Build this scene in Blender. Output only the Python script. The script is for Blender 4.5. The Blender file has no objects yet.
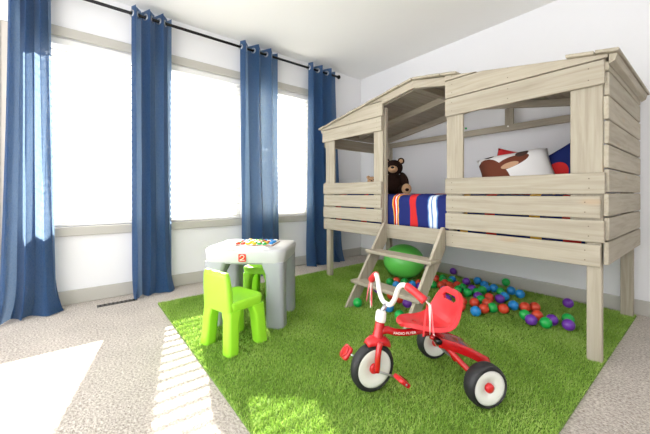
import bpy, bmesh, math, random
import numpy as np
from mathutils import Vector, Matrix, Euler

S = bpy.context.scene
COL = S.collection
R_ = math.radians

# ------------------------------------------------------------------ camera
cam_d = bpy.data.cameras.new('camera')
cam = bpy.data.objects.new('camera', cam_d)
COL.objects.link(cam)
S.camera = cam
cam_d.sensor_width = 36.0
cam_d.lens = 311.0 / 650.0 * 36.0
cam_d.shift_y = -23.0 / 650.0
cam_d.clip_start = 0.02
cam.location = (0, 0, 0.84)
cam.rotation_euler = (R_(90), 0, math.atan2(393, 311))

# ------------------------------------------------------------------ world, sun, exposure
W = bpy.data.worlds.new('world'); S.world = W
W.use_nodes = True
W.node_tree.nodes['Background'].inputs[0].default_value = (0.98, 0.985, 1.0, 1)
W.node_tree.nodes['Background'].inputs[1].default_value = 2.9
sun_d = bpy.data.lights.new('sun', 'SUN')
sun_d.energy = 22.0
sun_d.color = (1.0, 0.93, 0.82)
sun_d.angle = R_(0.75)
sun = bpy.data.objects.new('sun', sun_d); COL.objects.link(sun)
sun.rotation_euler = Vector((1.0, -0.25, -0.69)).to_track_quat('-Z', 'Y').to_euler()
sun.location = (-8, 2, 6)
S.view_settings.view_transform = 'Standard'
S.view_settings.look = 'None'
S.view_settings.gamma = 1.0
S.view_settings.use_curve_mapping = False
S.view_settings.exposure = 0.45
S.cycles.max_bounces = 10
S.cycles.diffuse_bounces = 6
S.cycles.transparent_max_bounces = 16
S.cycles.use_denoising = True
S.cycles.sample_clamp_indirect = 8.0

# ------------------------------------------------------------------ materials
def nodes(m):
    m.use_nodes = True
    nt = m.node_tree
    return nt, nt.nodes, nt.links, nt.nodes['Principled BSDF']

def srgb(r, g, b):
    f = lambda c: (c / 255 / 12.92) if c / 255 <= 0.04045 else ((c / 255 + 0.055) / 1.055) ** 2.4
    return (f(r), f(g), f(b), 1)

def plain(name, col, rough=0.6, metal=0.0, spec=0.5, coat=0.0, noise=0.0, nscale=40, bump=0.0):
    m = bpy.data.materials.new(name)
    nt, N, L, B = nodes(m)
    B.inputs['Base Color'].default_value = col
    B.inputs['Roughness'].default_value = rough
    B.inputs['Metallic'].default_value = metal
    B.inputs['Specular IOR Level'].default_value = spec
    B.inputs['Coat Weight'].default_value = coat
    B.inputs['Coat Roughness'].default_value = 0.1
    if noise or bump:
        tc = N.new('ShaderNodeTexCoord'); nz = N.new('ShaderNodeTexNoise')
        nz.inputs['Scale'].default_value = nscale; nz.inputs['Detail'].default_value = 4
        L.new(tc.outputs['Object'], nz.inputs['Vector'])
        if noise:
            mx = N.new('ShaderNodeMix'); mx.data_type = 'RGBA'
            mx.inputs['A'].default_value = tuple(c * (1 - noise) for c in col[:3]) + (1,)
            mx.inputs['B'].default_value = tuple(min(1, c * (1 + noise)) for c in col[:3]) + (1,)
            L.new(nz.outputs['Fac'], mx.inputs['Factor']); L.new(mx.outputs['Result'], B.inputs['Base Color'])
        if bump:
            bp = N.new('ShaderNodeBump'); bp.inputs['Strength'].default_value = bump; bp.inputs['Distance'].default_value = 0.01
            L.new(nz.outputs['Fac'], bp.inputs['Height']); L.new(bp.outputs['Normal'], B.inputs['Normal'])
    return m

def wood(name, axis, dark=1.0):
    m = bpy.data.materials.new(name)
    nt, N, L, B = nodes(m)
    tc = N.new('ShaderNodeTexCoord'); oi = N.new('ShaderNodeObjectInfo')
    ad = N.new('ShaderNodeVectorMath'); ad.operation = 'ADD'
    sc = N.new('ShaderNodeVectorMath'); sc.operation = 'SCALE'; sc.inputs[0].default_value = (37, 53, 71)
    L.new(oi.outputs['Random'], sc.inputs['Scale'])
    L.new(tc.outputs['Object'], ad.inputs[0]); L.new(sc.outputs[0], ad.inputs[1])
    mp = N.new('ShaderNodeMapping'); s = [26.0, 26.0, 26.0]; s[axis] = 1.6
    mp.inputs['Scale'].default_value = s
    L.new(ad.outputs[0], mp.inputs['Vector'])
    nz = N.new('ShaderNodeTexNoise'); nz.inputs['Scale'].default_value = 1.6; nz.inputs['Detail'].default_value = 6; nz.inputs['Roughness'].default_value = 0.6
    nz.inputs['Distortion'].default_value = 0.6
    L.new(mp.outputs[0], nz.inputs['Vector'])
    cr = N.new('ShaderNodeValToRGB')
    a = srgb(158, 149, 132); b = srgb(172, 163, 145); c = srgb(182, 174, 157)
    cr.color_ramp.elements[0].position = 0.30; cr.color_ramp.elements[0].color = a
    cr.color_ramp.elements[1].position = 0.68; cr.color_ramp.elements[1].color = c
    e = cr.color_ramp.elements.new(0.48); e.color = b
    L.new(nz.outputs['Fac'], cr.inputs['Fac'])
    # board-to-board tone and a few warm knots
    hs = N.new('ShaderNodeHueSaturation')
    mr = N.new('ShaderNodeMapRange'); mr.inputs['To Min'].default_value = 0.90; mr.inputs['To Max'].default_value = 1.06
    L.new(oi.outputs['Random'], mr.inputs['Value']); L.new(mr.outputs[0], hs.inputs['Value'])
    L.new(cr.outputs['Color'], hs.inputs['Color'])
    mp2 = N.new('ShaderNodeMapping'); s2 = [14.0, 14.0, 14.0]; s2[axis] = 4.0
    mp2.inputs['Scale'].default_value = s2; L.new(ad.outputs[0], mp2.inputs['Vector'])
    vo = N.new('ShaderNodeTexVoronoi'); vo.inputs['Scale'].default_value = 0.55
    L.new(mp2.outputs[0], vo.inputs['Vector'])
    k = N.new('ShaderNodeMapRange'); k.inputs['From Min'].default_value = 0.05; k.inputs['From Max'].default_value = 0.16
    k.inputs['To Min'].default_value = 0.45; k.inputs['To Max'].default_value = 0.0
    L.new(vo.outputs['Distance'], k.inputs['Value'])
    mx = N.new('ShaderNodeMix'); mx.data_type = 'RGBA'; mx.inputs['B'].default_value = srgb(180, 150, 118)
    L.new(k.outputs[0], mx.inputs['Factor']); L.new(hs.outputs['Color'], mx.inputs['A'])
    L.new(mx.outputs['Result'], B.inputs['Base Color'])
    B.inputs['Roughness'].default_value = 0.75
    B.inputs['Specular IOR Level'].default_value = 0.25
    bp = N.new('ShaderNodeBump'); bp.inputs['Strength'].default_value = 0.12; bp.inputs['Distance'].default_value = 0.002
    L.new(nz.outputs['Fac'], bp.inputs['Height']); L.new(bp.outputs['Normal'], B.inputs['Normal'])
    return m

M = {}
for ax, nm in enumerate('xyz'):
    M['wood_' + nm] = wood('whitewashed_wood_' + nm, ax)
M['wall'] = plain('white_wall_paint', srgb(234, 234, 236), 0.9, spec=0.2, bump=0.05, nscale=120)
M['ceil'] = plain('white_ceiling_paint', srgb(240, 240, 238), 0.95, spec=0.1, bump=0.05, nscale=90)
M['trim'] = plain('greige_trim_paint', srgb(186, 183, 175), 0.5, noise=0.03, nscale=6)
M['white'] = plain('white_vinyl', srgb(238, 238, 236), 0.45)
M['rod'] = plain('black_iron', srgb(28, 27, 28), 0.4, metal=0.6)
M['steel'] = plain('brushed_steel', srgb(190, 192, 196), 0.3, metal=1.0)
M['lime'] = plain('lime_plastic', srgb(160, 230, 52), 0.38, noise=0.04, nscale=5)
M['table'] = plain('grey_plastic', srgb(160, 163, 169), 0.45, noise=0.02, nscale=5)
M['tabletop'] = plain('pale_grey_plastic', srgb(190, 191, 192), 0.4, noise=0.02, nscale=5)
M['red'] = plain('red_plastic', srgb(206, 30, 38), 0.28, coat=0.3)
M['redpaint'] = plain('red_paint', srgb(186, 16, 24), 0.22, coat=0.6)
M['redseat'] = plain('faded_red_plastic', srgb(224, 52, 58), 0.33)
M['pink'] = plain('pink_ribbon', srgb(236, 130, 136), 0.5)
M['tyre'] = plain('black_rubber', srgb(34, 34, 36), 0.55)
M['wheel'] = plain('cream_plastic', srgb(232, 230, 224), 0.4)
M['bigball'] = plain('green_vinyl', srgb(112, 226, 96), 0.3, coat=0.3)
M['c_red'] = plain('ball_red', srgb(222, 74, 46), 0.3)
M['c_green'] = plain('ball_green', srgb(30, 172, 76), 0.3)
M['c_blue'] = plain('ball_blue', srgb(40, 142, 216), 0.3)
M['c_purple'] = plain('ball_purple', srgb(112, 54, 168), 0.3)
M['yellow'] = plain('yellow_paint', srgb(240, 196, 40), 0.4)
M['pwhite'] = plain('white_paint', srgb(240, 238, 232), 0.4)
M['boardwood'] = plain('brown_board', srgb(150, 104, 78), 0.5, noise=0.1, nscale=30)
M['fur'] = plain('dark_brown_plush', srgb(46, 30, 24), 0.95, spec=0.1, noise=0.5, nscale=160, bump=1.0)
M['tan'] = plain('tan_plush', srgb(206, 166, 128), 0.95, spec=0.1, noise=0.15, nscale=160, bump=0.8)
M['dark'] = plain('black_plastic', srgb(16, 14, 14), 0.25)
M['vent'] = plain('grey_register', srgb(70, 68, 66), 0.5, metal=0.3)
M['nail'] = plain('dark_nail', srgb(96, 84, 70), 0.5, metal=0.3)
M['mattress'] = plain('white_ticking', srgb(226, 226, 224), 0.9)
M['rugback'] = plain('turf_backing', srgb(104, 136, 54), 0.95, noise=0.25, nscale=60)

def carpet():
    m = bpy.data.materials.new('beige_carpet')
    nt, N, L, B = nodes(m)
    tc = N.new('ShaderNodeTexCoord')
    n1 = N.new('ShaderNodeTexNoise'); n1.inputs['Scale'].default_value = 95; n1.inputs['Detail'].default_value = 3; n1.inputs['Roughness'].default_value = 0.7
    n2 = N.new('ShaderNodeTexNoise'); n2.inputs['Scale'].default_value = 5; n2.inputs['Detail'].default_value = 5
    for n in (n1, n2): L.new(tc.outputs['Object'], n.inputs['Vector'])
    cr = N.new('ShaderNodeValToRGB')
    cr.color_ramp.elements[0].position = 0.33; cr.color_ramp.elements[0].color = srgb(158, 146, 135)
    cr.color_ramp.elements[1].position = 0.64; cr.color_ramp.elements[1].color = srgb(224, 216, 207)
    L.new(n1.outputs['Fac'], cr.inputs['Fac'])
    mr = N.new('ShaderNodeMapRange'); mr.inputs['From Min'].default_value = 0.3; mr.inputs['From Max'].default_value = 0.7
    mr.inputs['To Min'].default_value = 0.93; mr.inputs['To Max'].default_value = 1.07
    L.new(n2.outputs['Fac'], mr.inputs['Value'])
    hs = N.new('ShaderNodeHueSaturation'); L.new(cr.outputs['Color'], hs.inputs['Color']); L.new(mr.outputs[0], hs.inputs['Value'])
    L.new(hs.outputs['Color'], B.inputs['Base Color'])
    B.inputs['Roughness'].default_value = 1.0; B.inputs['Specular IOR Level'].default_value = 0.05
    bp = N.new('ShaderNodeBump'); bp.inputs['Strength'].default_value = 0.9; bp.inputs['Distance'].default_value = 0.012
    L.new(n1.outputs['Fac'], bp.inputs['Height']); L.new(bp.outputs['Normal'], B.inputs['Normal'])
    return m
M['carpet'] = carpet()

def grass():
    m = bpy.data.materials.new('turf_blades')
    nt, N, L, B = nodes(m)
    at = N.new('ShaderNodeAttribute'); at.attribute_name = 'tone'
    cr = N.new('ShaderNodeValToRGB')
    cr.color_ramp.elements[0].color = srgb(124, 158, 62); cr.color_ramp.elements[1].color = srgb(206, 226, 132)
    e = cr.color_ramp.elements.new(0.5); e.color = srgb(158, 196, 86)
    L.new(at.outputs['Fac'], cr.inputs['Fac'])
    L.new(cr.outputs['Color'], B.inputs['Base Color'])
    B.inputs['Roughness'].default_value = 0.5; B.inputs['Specular IOR Level'].default_value = 0.3
    out = N['Material Output']
    tr = N.new('ShaderNodeBsdfTranslucent'); L.new(cr.outputs['Color'], tr.inputs['Color'])
    mx = N.new('ShaderNodeMixShader'); mx.inputs[0].default_value = 0.3
    L.new(B.outputs[0], mx.inputs[1]); L.new(tr.outputs[0], mx.inputs[2]); L.new(mx.outputs[0], out.inputs['Surface'])
    return m
M['grass'] = grass()

def curtain_mat():
    m = bpy.data.materials.new('blue_linen')
    nt, N, L, B = nodes(m)
    tc = N.new('ShaderNodeTexCoord')
    mp = N.new('ShaderNodeMapping'); mp.inputs['Scale'].default_value = (120, 420, 60)
    L.new(tc.outputs['Object'], mp.inputs['Vector'])
    nz = N.new('ShaderNodeTexNoise'); nz.inputs['Scale'].default_value = 1.0; nz.inputs['Detail'].default_value = 3
    L.new(mp.outputs[0], nz.inputs['Vector'])
    mx = N.new('ShaderNodeMix'); mx.data_type = 'RGBA'
    mx.inputs['A'].default_value = srgb(22, 50, 88); mx.inputs['B'].default_value = srgb(46, 84, 130)
    L.new(nz.outputs['Fac'], mx.inputs['Factor'])
    L.new(mx.outputs['Result'], B.inputs['Base Color'])
    B.inputs['Roughness'].default_value = 0.9; B.inputs['Specular IOR Level'].default_value = 0.15
    B.inputs['Sheen Weight'].default_value = 0.15
    tr = N.new('ShaderNodeBsdfTranslucent')
    mx2 = N.new('ShaderNodeMix'); mx2.data_type = 'RGBA'
    mx2.inputs['A'].default_value = srgb(84, 128, 178); mx2.inputs['B'].default_value = srgb(186, 210, 232)
    L.new(nz.outputs['Fac'], mx2.inputs['Factor']); L.new(mx2.outputs['Result'], tr.inputs['Color'])
    tp = N.new('ShaderNodeBsdfTransparent')
    a = N.new('ShaderNodeMixShader'); a.inputs[0].default_value = 0.42
    L.new(B.outputs[0], a.inputs[1]); L.new(tr.outputs[0], a.inputs[2])
    # open weave: tiny gaps between the threads
    gp = N.new('ShaderNodeMapRange'); gp.inputs['From Min'].default_value = 0.56; gp.inputs['From Max'].default_value = 0.72
    gp.inputs['To Min'].default_value = 0.0; gp.inputs['To Max'].default_value = 0.35
    L.new(nz.outputs['Fac'], gp.inputs['Value'])
    b = N.new('ShaderNodeMixShader'); L.new(gp.outputs[0], b.inputs[0]); L.new(a.outputs[0], b.inputs[1]); L.new(tp.outputs[0], b.inputs[2])
    L.new(b.outputs[0], N['Material Output'].inputs['Surface'])
    return m
M['curtain'] = curtain_mat()

def slat_mat():
    m = bpy.data.materials.new('white_blind_slat')
    nt, N, L, B = nodes(m)
    B.inputs['Base Color'].default_value = srgb(246, 246, 244); B.inputs['Roughness'].default_value = 0.5
    tr = N.new('ShaderNodeBsdfTranslucent'); tr.inputs['Color'].default_value = srgb(250, 250, 246)
    a = N.new('ShaderNodeMixShader'); a.inputs[0].default_value = 0.35
    L.new(B.outputs[0], a.inputs[1]); L.new(tr.outputs[0], a.inputs[2]); L.new(a.outputs[0], N['Material Output'].inputs['Surface'])
    return m
M['slat'] = slat_mat()

def glass_mat():
    m = bpy.data.materials.new('window_glass')
    nt, N, L, B = nodes(m)
    tp = N.new('ShaderNodeBsdfTransparent'); gl = N.new('ShaderNodeBsdfGlossy'); gl.inputs['Roughness'].default_value = 0.02
    fr = N.new('ShaderNodeFresnel'); fr.inputs['IOR'].default_value = 1.3
    a = N.new('ShaderNodeMixShader'); L.new(fr.outputs[0], a.inputs[0]); L.new(tp.outputs[0], a.inputs[1]); L.new(gl.outputs[0], a.inputs[2])
    L.new(a.outputs[0], N['Material Output'].inputs['Surface'])
    return m
M['glass'] = glass_mat()

def bands(name, axis, stops, rough=0.85, slant=0.0, bump=0.3):
    """hard stripes along an axis of object space: stops = [(start in metres, colour)], range -1.2..1.2"""
    m = bpy.data.materials.new(name)
    nt, N, L, B = nodes(m)
    tc = N.new('ShaderNodeTexCoord'); sp = N.new('ShaderNodeSeparateXYZ'); L.new(tc.outputs['Object'], sp.inputs[0])
    mu = N.new('ShaderNodeMath'); mu.operation = 'MULTIPLY_ADD'; mu.inputs[1].default_value = slant
    L.new(sp.outputs[2], mu.inputs[0]); L.new(sp.outputs[axis], mu.inputs[2])
    mr = N.new('ShaderNodeMapRange'); mr.inputs['From Min'].default_value = -1.2; mr.inputs['From Max'].default_value = 1.2
    L.new(mu.outputs[0], mr.inputs['Value'])
    cr = N.new('ShaderNodeValToRGB'); cr.color_ramp.interpolation = 'CONSTANT'
    els = cr.color_ramp.elements
    els[0].position = 0; els[0].color = stops[0][1]
    els[1].position = (stops[1][0] + 1.2) / 2.4; els[1].color = stops[1][1]
    for p, c in stops[2:]:
        e = els.new((p + 1.2) / 2.4); e.color = c
    L.new(mr.outputs[0], cr.inputs['Fac']); L.new(cr.outputs['Color'], B.inputs['Base Color'])
    B.inputs['Roughness'].default_value = rough; B.inputs['Specular IOR Level'].default_value = 0.2
    nz = N.new('ShaderNodeTexNoise'); nz.inputs['Scale'].default_value = 9; nz.inputs['Detail'].default_value = 3
    L.new(tc.outputs['Object'], nz.inputs['Vector'])
    bp = N.new('ShaderNodeBump'); bp.inputs['Strength'].default_value = bump; bp.inputs['Distance'].default_value = 0.03
    L.new(nz.outputs['Fac'], bp.inputs['Height']); L.new(bp.outputs['Normal'], B.inputs['Normal'])
    return m

# ------------------------------------------------------------------ helpers
def link(name, me, mat=None, parent=None, loc=None, rot=None):
    o = bpy.data.objects.new(name, me); COL.objects.link(o)
    if mat is not None and me is not None and not me.materials:
        me.materials.append(M[mat] if isinstance(mat, str) else mat)
    if parent is not None: o.parent = parent
    if loc is not None: o.location = loc
    if rot is not None: o.rotation_euler = rot
    return o

def tag(o, label, cat, group=None, kind=None):
    o['label'] = label; o['category'] = cat
    if group: o['group'] = group
    if kind: o['kind'] = kind
    return o

def struct(o, label, cat):
    o['kind'] = 'structure'; o['label'] = label; o['category'] = cat
    return o

def thing(name, label, cat, loc=(0, 0, 0), rz=0.0, group=None):
    o = link(name, None, loc=loc, rot=(0, 0, rz)); o.empty_display_size = 0.1
    return tag(o, label, cat, group)

def to_mesh(bm, name, smooth=False):
    bmesh.ops.recalc_face_normals(bm, faces=bm.faces)
    me = bpy.data.meshes.new(name); bm.to_mesh(me); bm.free()
    if smooth:
        me.polygons.foreach_set('use_smooth', [True] * len(me.polygons))
    return me

def bm_box(bm, a, b, bevel=0.0, seg=1):
    lo = [min(a[i], b[i]) for i in range(3)]; hi = [max(a[i], b[i]) for i in range(3)]
    r = bmesh.ops.create_cube(bm, size=1.0)
    for v in r['verts']:
        v.co = Vector([(lo[i] + hi[i]) / 2 + v.co[i] * (hi[i] - lo[i]) for i in range(3)])
    if bevel > 0:
        es = list({e for v in r['verts'] for e in v.link_edges})
        bmesh.ops.bevel(bm, geom=es, offset=bevel, segments=seg, affect='EDGES', profile=0.5)

def box(name, a, b, mat, parent=None, bevel=0.0, seg=1, smooth=False):
    """box between two corners, origin at its own centre so that the grain differs from board to board"""
    c = Vector([(a[i] + b[i]) / 2 for i in range(3)])
    bm = bmesh.new(); bm_box(bm, Vector(a) - c, Vector(b) - c, bevel, seg)
    return link(name, to_mesh(bm, name, smooth), mat, parent, c)

def prism(name, pts, y0, y1, mat, parent=None, bevel=0.0):
    """polygon in XZ pushed along Y"""
    cx = sum(p[0] for p in pts) / len(pts); cz = sum(p[1] for p in pts) / len(pts); cy = (y0 + y1) / 2
    bm = bmesh.new()
    f = bm.faces.new([bm.verts.new((p[0] - cx, y0 - cy, p[1] - cz)) for p in pts])
    r = bmesh.ops.extrude_face_region(bm, geom=[f])
    for v in r['geom']:
        if isinstance(v, bmesh.types.BMVert): v.co.y = y1 - cy
    if bevel: bmesh.ops.bevel(bm, geom=list(bm.edges), offset=bevel, segments=1, affect='EDGES')
    return link(name, to_mesh(bm, name), mat, parent, (cx, cy, cz))

def tube_mesh(name, pts, rad, seg=12, smooth_n=6, cap=True):
    """swept tube through points (Catmull-Rom)"""
    P = [Vector(p) for p in pts]
    rads = rad if isinstance(rad, (list, tuple)) else [rad] * len(P)
    path, rr = [], []
    if len(P) == 2 or smooth_n <= 1:
        path, rr = P, list(rads)
    else:
        E = [P[0] * 2 - P[1]] + P + [P[-1] * 2 - P[-2]]
        for i in range(len(P) - 1):
            p0, p1, p2, p3 = E[i:i + 4]
            for k in range(smooth_n):
                t = k / smooth_n
                path.append(0.5 * ((2 * p1) + (p2 - p0) * t + (2 * p0 - 5 * p1 + 4 * p2 - p3) * t * t + (3 * p1 - p0 - 3 * p2 + p3) * t ** 3))
                rr.append(rads[i] * (1 - t) + rads[i + 1] * t)
        path.append(P[-1]); rr.append(rads[-1])
    bm = bmesh.new(); rings = []
    T0 = (path[1] - path[0]).normalized()
    up = Vector((0, 0, 1)) if abs(T0.z) < 0.9 else Vector((1, 0, 0))
    n = T0.cross(up).normalized()
    for i, p in enumerate(path):
        T = (path[min(i + 1, len(path) - 1)] - path[max(i - 1, 0)]).normalized()
        n = (n - T * n.dot(T)).normalized(); b = T.cross(n)
        rings.append([bm.verts.new(p + (n * math.cos(a) + b * math.sin(a)) * rr[i]) for a in [2 * math.pi * k / seg for k in range(seg)]])
    for A, Bq in zip(rings, rings[1:]):
        for k in range(seg):
            bm.faces.new((A[k], A[(k + 1) % seg], Bq[(k + 1) % seg], Bq[k]))
    if cap:
        bm.faces.new(rings[0][::-1]); bm.faces.new(rings[-1])
    return to_mesh(bm, name, True)

def tube(name, pts, rad, mat, parent=None, **k):
    return link(name, tube_mesh(name, pts, rad, **k), mat, parent)

def lathe_mesh(name, prof, seg=32, axis='z', smooth=True):
    """prof = [(radius, along)] closed at zero radius"""
    bm = bmesh.new(); rings = []
    def put(r, h, a):
        x, y = r * math.cos(a), r * math.sin(a)
        return {'z': (x, y, h), 'y': (x, h, y), 'x': (h, x, y)}[axis]
    for r, h in prof:
        if r < 1e-6: rings.append([bm.verts.new(put(0, h, 0))])
        else: rings.append([bm.verts.new(put(r, h, 2 * math.pi * k / seg)) for k in range(seg)])
    for A, B in zip(rings, rings[1:]):
        for k in range(seg):
            q = (k + 1) % seg
            if len(A) == 1 and len(B) > 1: bm.faces.new((A[0], B[k], B[q]))
            elif len(B) == 1 and len(A) > 1: bm.faces.new((A[k], B[0], A[q]))
            elif len(A) > 1: bm.faces.new((A[k], A[q], B[q], B[k]))
    return to_mesh(bm, name, smooth)

def lathe(name, prof, mat, parent=None, loc=None, rot=None, **k):
    return link(name, lathe_mesh(name, prof, **k), mat, parent, loc, rot)

def ellipsoid(name, c, r, mat, parent=None, rot=None, seg=20, ring=14):
    bm = bmesh.new(); bmesh.ops.create_uvsphere(bm, u_segments=seg, v_segments=ring, radius=1.0)
    for v in bm.verts: v.co = Vector((v.co.x * r[0], v.co.y * r[1], v.co.z * r[2]))
    return link(name, to_mesh(bm, name, True), mat, parent, c, rot)

def flat_shade_sharp(o, ang=40):
    me = o.data
    me.polygons.foreach_set('use_smooth', [True] * len(me.polygons))
    try: me.set_sharp_from_angle(angle=R_(ang))
    except Exception: pass

def rounded_loft(name, sections, mat, parent=None, n=8, ang=35):
    """stack of rounded rectangles: (z, cx, cy, hx, hy, corner radius)"""
    bm = bmesh.new(); rings = []
    for z, cx, cy, hx, hy, r in sections:
        r = min(r, hx * 0.999, hy * 0.999); ring = []
        for q, (sx, sy) in enumerate(((1, 1), (-1, 1), (-1, -1), (1, -1))):
            for k in range(n + 1):
                a = math.pi / 2 * q + math.pi / 2 * k / n
                ring.append(bm.verts.new((cx + sx * (hx - r) + r * math.cos(a), cy + sy * (hy - r) + r * math.sin(a), z)))
        rings.append(ring)
    m_ = len(rings[0])
    for A, B in zip(rings, rings[1:]):
        for k in range(m_): bm.faces.new((A[k], A[(k + 1) % m_], B[(k + 1) % m_], B[k]))
    bm.faces.new(rings[0][::-1]); bm.faces.new(rings[-1])
    o = link(name, to_mesh(bm, name), mat, parent)
    flat_shade_sharp(o, ang)
    return o

# ------------------------------------------------------------------ the room
XW, YB, ZC = -3.07, 3.06, 2.42
X1, Y0 = 1.1, -1.3
WT = 0.14
Z0, Z1 = 0.59, 2.02
WIN = [(-0.30, 0.40), (0.62, 1.33), (1.49, 2.20)]

bm = bmesh.new(); bm_box(bm, (XW - WT, Y0, -0.1), (X1, YB + WT, 0))
struct(link('floor', to_mesh(bm, 'floor'), 'carpet'), 'speckled beige cut-pile carpet covering the floor', 'floor')
bm = bmesh.new(); bm_box(bm, (XW - WT, Y0, ZC), (X1, YB + WT, ZC + 0.1))
struct(link('ceiling', to_mesh(bm, 'ceiling'), 'ceil'), 'flat white painted ceiling', 'ceiling')
bm = bmesh.new(); bm_box(bm, (XW, YB, 0), (X1, YB + WT, ZC))
struct(link('wall_back', to_mesh(bm, 'wall_back'), 'wall'), 'plain white wall behind the wooden loft bed', 'wall')
bm = bmesh.new()
bm_box(bm, (XW - WT, Y0, 0), (XW, YB + WT, Z0)); bm_box(bm, (XW - WT, Y0, Z1), (XW, YB + WT, ZC))
ys = [Y0] + [v for w in WIN for v in w] + [YB + WT]
for a, b in zip(ys[::2], ys[1::2]): bm_box(bm, (XW - WT, a, Z0), (XW, b, Z1))
struct(link('wall_left', to_mesh(bm, 'wall_left'), 'wall'), 'white wall with a row of three windows and blue curtains', 'wall')

bm = bmesh.new(); bm_box(bm, (X1, Y0, 0), (X1 + WT, YB + WT, ZC))
struct(link('wall_right', to_mesh(bm, 'wall_right'), 'wall'), 'plain white wall facing the windows', 'wall')
# baseboards and window trim
def baseboard(name, a, b, label):
    o = box(name, a, b, 'trim', bevel=0.004); struct(o, label, 'baseboard'); return o
baseboard('baseboard_left', (XW, -0.36, 0), (XW + 0.016, YB, 0.105), 'greige baseboard under the windows')
baseboard('baseboard_back', (XW + 0.017, YB - 0.016, 0), (X1, YB, 0.105), 'greige baseboard on the wall behind the bed')
struct(box('trim_1', (XW, -0.36, Z1 + 0.002), (XW + 0.022, 2.28, Z1 + 0.075), 'trim', bevel=0.004), 'long greige head trim above the windows', 'trim')
struct(box('trim_2', (XW - 0.02, -0.36, Z0 - 0.07), (XW + 0.03, 2.28, Z0 - 0.002), 'trim', bevel=0.004), 'long greige sill trim below the windows', 'trim')
n = 3
for a, b in ((-0.36, -0.30), (0.40, 0.62), (1.33, 1.49), (2.20, 2.28)):
    struct(box('trim_%d' % n, (XW, a, Z0), (XW + 0.02, b, Z1), 'trim', bevel=0.003),
           ['greige casing at the near end of the windows', 'greige mullion trim behind the second curtain', 'greige mullion trim behind the third curtain', 'greige casing beside the curtain in the corner'][n - 3], 'trim')
    n += 1
# door casing at the left edge of the view, with its cap
cas = struct(box('trim_7', (XW, -0.60, 0.0), (XW + 0.03, -0.365, 2.03), plain('pale_casing', srgb(206, 198, 186), 0.6), bevel=0.004),
             'pale beige door casing beside the first curtain', 'trim')
box('reveal', (0.015, 0.052, -1.01), (0.020, 0.062, 1.01), 'trim', cas)
prism('cap', [(-0.015, 1.016), (0.02, 1.016), (0.03, 1.05), (0.06, 1.10), (0.075, 1.16), (0.075, 1.24), (-0.015, 1.24)], -0.118, 0.117, 'white', cas)

# windows
for i, (a, b) in enumerate(WIN):
    g = 0.002
    w = struct(link('window_%d' % (i + 1), None, loc=(XW - 0.085, (a + b) / 2, Z0)),
               ['white framed window between the first and second curtains', 'white framed window between the second and third curtains', 'white framed window beside the corner curtain'][i], 'window')
    hw = (b - a) / 2 - g; H = Z1 - Z0
    bm = bmesh.new()
    for p, q in (((-.03, -hw, g), (.03, -hw + .04, H - g)), ((-.03, hw - .04, g), (.03, hw, H - g)),
                 ((-.03, -hw + .04, g), (.03, hw - .04, .045)), ((-.03, -hw + .04, H - .045), (.03, hw - .04, H - g))):
        bm_box(bm, p, q)
    link('window_frame', to_mesh(bm, 'window_frame'), 'white', w)
    box('glass_pane', (-.004, -hw + .04, .045), (.004, hw - .04, H - .045), 'glass', w)

# horizontal blinds in the window recesses
for i, (a, b) in enumerate(WIN):
    H = Z1 - Z0; hw = (b - a) / 2 - 0.012
    bl = thing('window_blind', ['white slat blind, slats tipped wide open, next to the first curtain', 'white slat blind, slats level, behind the grey play table', 'white slat blind, slats nearly shut, in the window closest to the loft bed'][i],
               'blind', (XW - 0.027, (a + b) / 2, Z0), group='window blinds')
    box('head_rail', (-.024, -hw, H - .05), (.024, hw, H - .003), 'white', bl, 0.003)
    tilt = [R_(34), R_(8), R_(-52)][i]
    bm = bmesh.new(); bm_box(bm, (-.024, -hw, -.0012), (.024, hw, .0012))
    me = to_mesh(bm, 'slat')
    k = 0; z = 0.045
    while z < H - .075:
        link('slat', me, 'slat', bl, (0, 0, z), (0, tilt, 0)); z += 0.054; k += 1
    box('bottom_rail', (-.02, -hw, .004), (.02, hw, .02), 'white', bl, 0.003)
    for yy in (-hw * .6, hw * .6):
        tube('cord', [(.0245, yy, .012), (.0245, yy, H - .045)], .0012, 'white', bl, seg=5, smooth_n=1)

# floor register
vr = thing('floor_register', 'dark metal floor vent by the baseboard', 'vent', (-2.87, 0.235, 0))
box('frame', (-.026, -.13, 0), (.026, .13, .004), 'vent', vr, 0.0015)
for k in range(9):
    box('louvre', (-.020, -.116 + k * .027, .004), (.020, -.104 + k * .027, .006), 'dark', vr)

# ------------------------------------------------------------------ curtain rod and curtains
RX, RZ = -2.965, 2.312
rod = thing('curtain_rod', 'black metal curtain rod running above the windows', 'curtain rod', (RX, 1.1, RZ))
link('pole', tube_mesh('pole', [(0, -1.75, 0), (0, 1.435, 0)], 0.0125, smooth_n=1), 'rod', rod)
fin = lathe_mesh('finial', [(0, -.012), (.014, -.012), (.014, 0), (.01, .004), (.022, .012), (.026, .024), (.020, .036), (0, .042)], seg=16, axis='y')
link('finial', fin, 'rod', rod, (0, 1.445, 0))
for yy in (-0.62, 0.37, 1.18):
    o = tube('bracket', [(XW - RX + .002, yy, -.012), (-.05, yy, -.012), (-.012, yy, -.012)], .006, 'rod', rod, seg=8, smooth_n=1)

def smooth_noise(rng, n):
    ph = rng.uniform(0, 6.28, n); am = rng.uniform(.4, 1, n); fr = np.arange(1, n + 1)
    return lambda t: sum(am[k] / fr[k] * np.sin(fr[k] * t * 6.28 + ph[k]) for k in range(n))

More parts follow.
